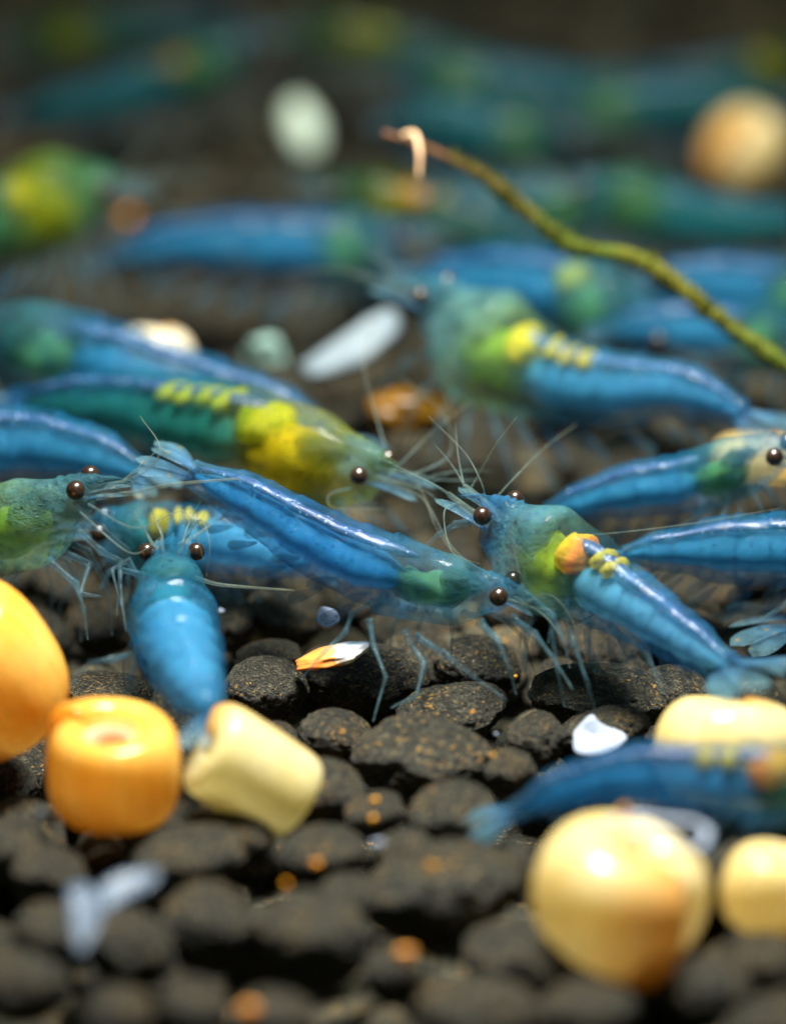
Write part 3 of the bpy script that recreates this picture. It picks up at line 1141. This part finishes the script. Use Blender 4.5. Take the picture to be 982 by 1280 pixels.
Shrimp('dim blue shrimp with orange saddle deep in the blur beyond the white pellet',
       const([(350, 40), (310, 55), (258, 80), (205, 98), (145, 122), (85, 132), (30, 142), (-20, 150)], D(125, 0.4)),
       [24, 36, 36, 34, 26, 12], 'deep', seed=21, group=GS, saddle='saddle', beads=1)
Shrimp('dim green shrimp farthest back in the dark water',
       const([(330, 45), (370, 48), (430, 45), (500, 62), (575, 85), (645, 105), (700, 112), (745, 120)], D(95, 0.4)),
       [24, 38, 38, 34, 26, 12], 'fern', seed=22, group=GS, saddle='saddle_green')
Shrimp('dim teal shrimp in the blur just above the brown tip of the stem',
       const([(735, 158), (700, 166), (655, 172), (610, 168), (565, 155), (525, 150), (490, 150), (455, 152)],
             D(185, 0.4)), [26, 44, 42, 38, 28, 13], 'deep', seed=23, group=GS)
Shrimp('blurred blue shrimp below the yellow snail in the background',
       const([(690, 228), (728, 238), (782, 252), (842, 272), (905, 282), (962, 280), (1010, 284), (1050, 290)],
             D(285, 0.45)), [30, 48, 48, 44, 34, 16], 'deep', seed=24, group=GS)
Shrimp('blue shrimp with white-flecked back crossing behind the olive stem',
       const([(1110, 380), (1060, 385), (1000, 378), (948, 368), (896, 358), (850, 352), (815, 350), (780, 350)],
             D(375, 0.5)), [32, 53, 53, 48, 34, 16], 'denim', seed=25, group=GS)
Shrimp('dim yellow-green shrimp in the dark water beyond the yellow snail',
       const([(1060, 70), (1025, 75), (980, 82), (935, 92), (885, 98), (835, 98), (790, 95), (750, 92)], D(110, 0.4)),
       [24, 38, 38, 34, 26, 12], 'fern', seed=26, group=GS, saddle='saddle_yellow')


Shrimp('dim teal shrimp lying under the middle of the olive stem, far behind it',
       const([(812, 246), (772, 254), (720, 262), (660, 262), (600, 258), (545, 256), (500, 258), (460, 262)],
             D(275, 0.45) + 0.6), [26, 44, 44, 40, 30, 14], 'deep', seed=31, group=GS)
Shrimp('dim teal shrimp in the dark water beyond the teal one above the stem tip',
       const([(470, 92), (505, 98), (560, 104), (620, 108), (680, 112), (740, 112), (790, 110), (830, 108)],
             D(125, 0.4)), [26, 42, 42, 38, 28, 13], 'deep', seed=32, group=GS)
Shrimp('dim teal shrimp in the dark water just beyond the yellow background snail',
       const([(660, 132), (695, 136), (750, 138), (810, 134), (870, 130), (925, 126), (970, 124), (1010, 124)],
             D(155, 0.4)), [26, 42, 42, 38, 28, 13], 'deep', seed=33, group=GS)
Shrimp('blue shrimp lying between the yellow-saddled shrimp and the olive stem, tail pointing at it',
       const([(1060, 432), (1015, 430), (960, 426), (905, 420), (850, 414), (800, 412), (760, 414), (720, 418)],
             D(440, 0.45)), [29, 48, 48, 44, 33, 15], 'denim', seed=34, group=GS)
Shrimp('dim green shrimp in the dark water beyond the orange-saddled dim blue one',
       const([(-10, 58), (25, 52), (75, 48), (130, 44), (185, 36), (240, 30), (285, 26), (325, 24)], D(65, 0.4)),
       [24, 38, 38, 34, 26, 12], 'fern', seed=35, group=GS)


# ------------------------------------------------------------------ snail shells
M['snail_orange'] = snail_material('snail_shell_orange', (0.94, 0.55, 0.06), (0.97, 0.78, 0.25))
M['snail_cream'] = snail_material('snail_shell_cream', (0.95, 0.82, 0.38), (0.97, 0.92, 0.62))
M['snail_pale'] = snail_material('snail_shell_pale', (0.84, 0.80, 0.42), (0.90, 0.88, 0.62))
M['snail_white'] = snail_material('snail_shell_white', (0.84, 0.80, 0.62), (0.92, 0.90, 0.84))


def snail(label, center, R, height, mat, axis=(0, 0, 1), mouth=90, turns=3.2, W=1.6, power=2.4, fill=0.44, sink=0.62):
    """flat-coiled ramshorn shell: outer radius R, whorl height along its axis, mouth angle in degrees round the axis"""
    nu, N = 130, 28
    rings, along = [], []
    th1 = turns * 2 * math.pi
    spin = math.radians(mouth) - th1
    for i in range(nu + 1):
        q = i / nu
        th = th1 * q
        g = W ** ((th - th1) / (2 * math.pi))
        a = R * g * fill                                # radial half width
        rc = R * g - a
        b = height * 0.5 * (g ** sink)
        ca, sa = math.cos(th + spin), math.sin(th + spin)
        flare = 1 + 0.05 * max(0.0, (q - 0.94) / 0.06)
        ring = []
        for j in range(N):
            ph = 2 * math.pi * j / N
            cx, sx = math.cos(ph), math.sin(ph)
            x = rc + a * flare * math.copysign(abs(cx) ** (2 / power), cx)
            z = b * flare * math.copysign(abs(sx) ** (2 / power), sx)
            ring.append(Vector((x * ca, x * sa, z)))
            along.append(q)
        rings.append(ring)
    c = sum(rings[-1], Vector()) / N
    back = Vector((math.sin(th1 + spin), -math.cos(th1 + spin), 0))
    for k, s_ in ((0.0, 0.93), (0.10, 0.86), (0.35, 0.6)):
        rings.append([c + (p - c) * s_ + back * (R * k) for p in rings[nu]])
        along += [1.0] * N
    v, f = rings_to_mesh(rings)
    along += [0, 1]
    o = mesh_obj('snail_shell', v, f, mat, None, attrs={'along': along}, origin=center)
    o.rotation_euler = Vector((0, 0, 1)).rotation_difference(Vector(axis).normalized()).to_euler()
    tag(o, label, 'snail shell', 'ramshorn snail shells on the gravel')
    return o


def sc_px(d):
    return d / KPX


d = 18.75
snail('orange barrel-shaped snail shell with white glint on top, next to the broken pale shell',
      P(138, 962, d), 96 * sc_px(d), 0.46, M['snail_orange'], (0.02, -0.06, 1), mouth=150, turns=2.6, power=2.6, fill=0.34, W=1.24, sink=0.75)
d = 19.3
snail('largest orange snail shell, standing beside the barrel-shaped one', P(-30, 842, d), 112 * sc_px(d), 0.70,
      M['snail_orange'], (-0.45, -0.25, 0.9), mouth=110, turns=2.6, W=1.25, fill=0.42, sink=0.5)
d = 18.85
snail('pale yellow broken snail shell lying on its side under the ringed blue tail',
      P(312, 970, d), 68 * sc_px(d), 0.52, M['snail_pale'], (-0.78, -0.10, 0.62), mouth=60, turns=2.1, power=5.0, fill=0.38, W=1.25, sink=0.7)
d = 17.75
snail('largest cream snail shell with broad white glint, on the foreground gravel',
      P(784, 1118, d), 134 * sc_px(d), 0.50, M['snail_cream'], (0.30, -0.06, 1), mouth=-64, turns=2.1, W=1.4, fill=0.48, power=2.25,
      sink=0.35)
d = 17.9
snail('yellow snail shell touching the largest cream one', P(962, 1112, d), 70 * sc_px(d), 0.34,
      M['snail_cream'], (0.2, 0.0, 1), mouth=60, turns=2.1, W=1.22, fill=0.5, power=2.1, sink=0.25)
d = 19.05
snail('smooth yellow snail shell between two blue shrimp tails', P(908, 940, d), 104 * sc_px(d), 0.46,
      M['snail_cream'], (0.1, 0.35, 1), mouth=60, turns=2.1, W=1.2, fill=0.5, power=2.05, sink=0.2)
d = 22.2
snail('cream snail shell rising behind a blue shrimp head', P(948, 572, d), 66 * sc_px(d), 0.22, M['snail_cream'],
      (0.1, 0.3, 1), mouth=60, turns=2.1, W=1.22, fill=0.48, power=2.1, sink=0.3)
d = 22.9
snail('white snail shell behind an arched blue back', P(190, 462, d), 58 * sc_px(d), 0.44, M['snail_white'],
      (0.1, 0.3, 1), mouth=60, turns=2.1, W=1.2, fill=0.5, power=1.9, sink=0.15)
d = D(225, 0.1)
snail('blurred yellow snail shell alone in the dark background', P(930, 186, d), 56 * sc_px(d), 0.48, M['snail_cream'],
      (0.4, -0.3, 0.8), mouth=230, turns=2.1, W=1.3, fill=0.48, power=2.1, sink=0.35)


# ------------------------------------------------------------------ crumbs, shards, skins
M['white_chip'] = gloss_mat('white_chip', (0.17, 0.21, 0.28), (0.28, 0.33, 0.41), 0.6, 12.0, spec=0.15, bump_s=0.4)
M['clear_skin'] = tissue('clear_skin', [(0, (0.26, 0.34, 0.44)), (1, (0.34, 0.42, 0.52))], 0.62, 0.3, 0.2, 0.5)
M['pellet'] = gloss_mat('pellet', (0.46, 0.60, 0.48), (0.60, 0.72, 0.58), 0.5, 8.0, sss=0.4)
M['pale_green'] = gloss_mat('pale_green', (0.10, 0.20, 0.17), (0.20, 0.30, 0.26), 0.5, 8.0)
M['dull_shard'] = gloss_mat('dull_shard', (0.08, 0.11, 0.13), (0.15, 0.19, 0.21), 0.5, 6.0, spec=0.2, bump_s=0.5)
M['amber_lump'] = gloss_mat('amber_lump', (0.10, 0.045, 0.003), (0.26, 0.12, 0.005), 0.35, 8.0, translucent=0.3)
M['crumb'] = gloss_mat('orange_crumb', (0.62, 0.15, 0.0), (0.75, 0.30, 0.0), 0.5, 12.0, sss=0.3)


def shard_material():
    m, nt, out = new_mat('orange_white_shard')
    tc = nt.nodes.new('ShaderNodeTexCoord')
    sep = nt.nodes.new('ShaderNodeSeparateXYZ')
    nt.links.new(tc.outputs['Object'], sep.inputs[0])
    n = tex_noise(nt, tc.outputs['Object'], 14.0, 3, 0.6)
    f = mth(nt, 'ADD', mth(nt, 'MULTIPLY', sep.outputs[0], 3.0), mth(nt, 'MULTIPLY', n, 0.5))
    c = ramp(nt, [(0.0, (0.80, 0.22, 0.04)), (0.28, (0.85, 0.38, 0.10)), (0.36, (0.85, 0.82, 0.78)), (0.8, (0.85, 0.85, 0.86))], f)
    p = nt.nodes.new('ShaderNodeBsdfPrincipled')
    nt.links.new(c, p.inputs['Base Color'])
    p.inputs['Roughness'].default_value = 0.3
    p.inputs['Subsurface Weight'].default_value = 0.4
    p.inputs['Subsurface Radius'].default_value = (0.06, 0.03, 0.02)
    nt.links.new(p.outputs[0], out.inputs['Surface'])
    return m


M['shard'] = shard_material()


def lump(name, label, cat, center, size, mat, rot=(0, 0, 0), seed=0, sharp=0.25, group=None, subdiv=4):
    bm = bmesh.new()
    bmesh.ops.create_icosphere(bm, subdivisions=subdiv, radius=1.0)
    off = Vector((seed * 3.7 + 0.3, seed * 1.9, seed * 2.3))
    for v in bm.verts:
        dd = v.co.normalized()
        r = 1 + sharp * noise.noise(dd * 1.6 + off) + sharp * 0.4 * noise.noise(dd * 4.0 + off)
        v.co = Vector((dd.x * size[0] * r, dd.y * size[1] * r, dd.z * size[2] * r))
    me = bpy.data.meshes.new(name)
    bm.to_mesh(me)
    bm.free()
    me.polygons.foreach_set('use_smooth', [True] * len(me.polygons))
    me.materials.append(mat)
    o = bpy.data.objects.new(name, me)
    col.objects.link(o)
    o.location = center
    o.rotation_euler = rot
    return tag(o, label, cat, group)


def flake(name, label, cat, pts, thick, mat, group=None, bulge=0.02):
    """thin bent flake spanning world points (outline in order), with real thickness"""
    n = len(pts)
    c = sum(pts, Vector()) / n
    nrm = Vector()
    for i in range(n):
        nrm += (pts[i] - c).cross(pts[(i + 1) % n] - c)
    nrm.normalize()
    out = smooth_path(list(pts) + [pts[0]], 4)[:-1]
    rings = []
    for s, hh in ((0.02, 1), (0.35, 1), (0.7, 0.95), (0.95, 0.7), (1.0, 0.0), (0.95, -0.7), (0.7, -0.95), (0.35, -1), (0.02, -1)):
        rings.append([(p - c) * s + nrm * (hh * thick + bulge * (1 - s * s)
                      + 0.5 * thick * noise.noise((p - c) * 9 * s)) for p in out])
    v, f = rings_to_mesh(rings)
    o = mesh_obj(name, v, f, mat, None, attrs={'along': [0.5] * len(v)}, origin=c)
    return tag(o, label, cat, group)


# orange and white shard
lump('shell_shard', 'orange and white shell shard lying on gravel below the stretched shrimp', 'shell shard',
     P(416, 820, 20.05), (0.175, 0.07, 0.042), M['shard'], (0.1, -0.22, 0.15), 3, 0.22)
flake('white_chip', 'bluish white chip standing on gravel near the smooth yellow shell', 'chip',
      [P(716, 915, 19.5), P(738, 894, 19.5), P(752, 906, 19.5), P(784, 922, 19.45), P(760, 942, 19.4), P(720, 944, 19.4)],
      0.02, M['white_chip'])
flake('white_chip', 'tiny white chip in the shadow under the stretched shrimp', 'chip',
      [P(394, 778, 20.25), P(400, 760, 20.3), P(420, 764, 20.3), P(424, 776, 20.25), P(408, 786, 20.2)], 0.015, M['white_chip'])
mr = thing('moulted_skin', 'clear bluish scrap of moulted skin on the blurred foreground gravel', 'moulted skin', G(120, 1150, 0.0))
for pl in ([(84, 1112), (104, 1104), (128, 1130), (118, 1165), (100, 1192), (92, 1160)],
           [(122, 1112), (150, 1094), (192, 1088), (196, 1102), (160, 1120), (128, 1138)]):
    o = flake('skin_flap', '', '', [P(x, y, D(1150, 0.36) + (y - 1150) * -0.004) for x, y in pl], 0.014, M['clear_skin'])
    del o['label'], o['category']
    o.parent = mr
    o.location = o.location - mr.location
loop = smooth_path([P(752, 1030, 17.70), P(790, 1022, 17.70), P(832, 1024, 17.68), P(872, 1030, 17.66), P(884, 1046, 17.60),
                    P(868, 1062, 17.52), P(842, 1052, 17.54), P(812, 1042, 17.58), P(780, 1044, 17.58)], 6)
lc = loop[0]
v, f = tube([p - lc for p in loop], [0.012 + 0.020 * abs(noise.noise(Vector((i * 0.21, 2.2, 0)))) for i in range(len(loop))], 9,
            flat=(Vector((0.1, -0.4, 0.9)), 0.35))
o = mesh_obj('skin_scrap', v, f, M['white_chip'], None, origin=lc)
tag(o, 'white curled film looped on top of the largest cream snail shell', 'skin scrap')
lump('food_pellet', 'white oblong pellet lying alone on the dark background gravel', 'pellet', G(378, 160, 0.16),
     (0.115, 0.11, 0.20), M['pellet'], (-0.5, -0.3, 0.2), 5, 0.10)
flake('shell_shard', 'long white shell shard before the raised head of the yellow-saddled shrimp', 'shell shard',
      [P(374, 458, 23.0), P(430, 420, 23.1), P(480, 388, 23.2), P(500, 396, 23.2), P(490, 425, 23.1), P(440, 462, 23.0),
       P(390, 474, 22.9)], 0.05, M['dull_shard'])
lump('soft_lump', 'pale green blurred lump beside the long white shard', 'lump', P(332, 442, 23.4), (0.10, 0.08, 0.11),
     M['pale_green'], (0.3, 0.4, 0), 6, 0.6)
lump('amber_lump', 'amber brown lump lying under the yellow-saddled shrimp', 'lump', P(508, 514, 22.4),
     (0.23, 0.14, 0.11), M['amber_lump'], (0, 0.05, 0.1), 7, 0.25)

CR = [(508, 1192, 12, 0.10, 'orange crumb between blurred foreground grains near the largest cream shell'),
      (312, 1262, 13, 0.08, 'lone orange crumb at the foot of the foreground gravel'),
      (395, 1080, 8, 0.12, 'orange crumb beside a paler twin before the broken pale shell'),
      (358, 1106, 7, 0.12, 'paler twin of the orange crumb before the broken pale shell'),
      (428, 915, 3.5, 0.16, 'tiny red-orange crumb on a grain below the stretched shrimp'),
      (96, 1014, 8, 0.02, 'orange crumb tucked under the barrel-shaped orange shell'),
      (468, 1002, 6, 0.10, 'upper of two amber crumbs on the grain by the broken pale shell'),
      (466, 1024, 6, 0.12, 'lower of two amber crumbs on the grain by the broken pale shell'),
      (540, 1084, 7, 0.14, 'amber crumb on the broad blurred grain'),
      (780, 1016, 8, None, 'orange crumb on top of the largest cream snail shell'),
      (644, 846, 3.5, 0.12, 'tiny orange crumb at a leg tip of the stretched shrimp'),
      (616, 944, 3.5, 0.15, 'tiny amber crumb on a grain by the pointed blue tail'),
      (388, 968, 5, 0.14, 'small amber crumb right of the broken pale shell edge'),
      (160, 270, 9, 0.1, 'blurred orange crumb at the tail of the plain blue shrimp'),
      (590, 890, 3, 0.15, 'tiniest orange crumb on the ridge of a dark grain')]
for i, (x, y, r, z, lab) in enumerate(CR):
    d = 17.65 if z is None else D(y, z)
    rr = 0.78 * r * d / KPX
    lump('food_crumb', lab, 'crumb', P(x, y, d), (rr * 1.15, rr * 0.8, rr * 0.7), M['crumb'],
         (0.3 * i, 0.2 * i, 0.5 * i), i, 0.75, 'orange crumbs', 3)
WC = [(473, 1056, 7, 0.14, 'white crumb on blurred gravel between the snail shells'),
      (276, 764, 3.5, 0.12, 'tiny white crumb on a grain beside the ringed blue shrimp'),
      (60, 1022, 11, 0.05, 'white crumb at the foot of the barrel-shaped orange shell'),
      (620, 918, 2.5, 0.1, 'tiniest white crumb on a grain under the stretched shrimp')]
for i, (x, y, r, z, lab) in enumerate(WC):
    d = D(y, z)
    rr = r * d / KPX
    lump('white_crumb', lab, 'crumb', P(x, y, d), (rr * 1.1, rr * 0.8, rr * 0.8),
         M['white_chip'], (0.3 * i, 0.2 * i, 0), i, 0.7, 'white crumbs', 3)


# ------------------------------------------------------------------ drowned stem
def stem_material():
    m, nt, out = new_mat('olive_stem')
    at = nt.nodes.new('ShaderNodeAttribute')
    at.attribute_name = 'along'
    tc = nt.nodes.new('ShaderNodeTexCoord')
    n = tex_noise(nt, tc.outputs['Object'], 9.0, 5, 0.7)
    f = mth(nt, 'ADD', at.outputs['Fac'], mth(nt, 'MULTIPLY', mth(nt, 'SUBTRACT', n, 0.5), 0.5))
    c = ramp(nt, [(0.0, (0.07, 0.03, 0.015)), (0.18, (0.045, 0.025, 0.006)), (0.35, (0.035, 0.055, 0.002)),
                  (0.55, (0.065, 0.060, 0.003)), (0.75, (0.040, 0.060, 0.003)), (1.0, (0.035, 0.055, 0.004))], f)
    p = nt.nodes.new('ShaderNodeBsdfPrincipled')
    nt.links.new(c, p.inputs['Base Color'])
    p.inputs['Roughness'].default_value = 0.7
    p.inputs['Specular IOR Level'].default_value = 0.12
    nt.links.new(bump(nt, n, 0.6, 0.05), p.inputs['Normal'])
    nt.links.new(p.outputs[0], out.inputs['Surface'])
    return m


M['stem'] = stem_material()
M['tan'] = gloss_mat('tan_root', (0.40, 0.24, 0.12), (0.55, 0.36, 0.20), 0.5)
sp = [P(478, 166, 21.90), P(530, 184, 21.90), P(600, 218, 21.90), P(660, 265, 21.90), P(715, 306, 21.85), P(790, 322, 21.80),
      P(840, 350, 21.75), P(900, 398, 21.65), P(975, 452, 21.55), P(1080, 520, 21.45), P(1200, 580, 21.40), P(1330, 660, 21.30)]
path = smooth_path(sp, 10)
n = len(path)
so = path[-1]
rings_r = [(0.017 + 0.026 * min(1, i / (n * 0.3))) * (1 + 0.35 * noise.noise(Vector((i * 0.16, 1.7, 0)))) for i in range(n)]
v, f = tube([p - so for p in path], rings_r, 12)
st = thing('plant_stem', 'olive brown plant stem slanting through the water to a brown tip', 'plant stem', so)
mesh_obj('stalk', v, f, M['stem'], st, attrs={'along': [min(1.0, (i // 12) / n) for i in range(len(v))]})
path = smooth_path([P(505, 170, 21.85), P(518, 168, 21.80), P(524, 190, 21.75), P(523, 222, 21.75)], 6)
v, f = tube([p - so for p in path], [0.020 - 0.0006 * i for i in range(len(path))], 8)
mesh_obj('rootlet', v, f, M['tan'], st)
M['moss_fuzz'] = gloss_mat('moss_fuzz', (0.030, 0.045, 0.002), (0.085, 0.085, 0.004), 0.8, 6.0, spec=0.1, translucent=0.3)
full = smooth_path(sp, 10)
V = []
for k in range(1900):
    i = random.uniform(n * 0.13, n - 2)
    i0 = int(i)
    q = full[i0].lerp(full[i0 + 1], i - i0)
    if noise.noise(q * 3.1) < random.uniform(-0.45, 0.35):
        continue
    a = random.uniform(0, 6.28)
    dd = Vector((random.uniform(-0.7, 0.7), math.cos(a), math.sin(a))).normalized()
    L_ = random.uniform(0.012, 0.045)
    b0 = q + dd * rings_r[i0] * 0.8 - so
    cv = Vector((random.uniform(-0.5, 0.5), random.uniform(-0.5, 0.5), random.uniform(-0.3, 0.6)))
    V.append(tube([b0, b0 + dd * L_ * 0.5 + cv * L_ * 0.12, b0 + dd * L_ + cv * L_ * 0.45], [0.009, 0.007, 0.002], 4))
v, f = merge(V)
mo = mesh_obj('moss', v, f, M['moss_fuzz'], st)
mo['kind'] = 'stuff'
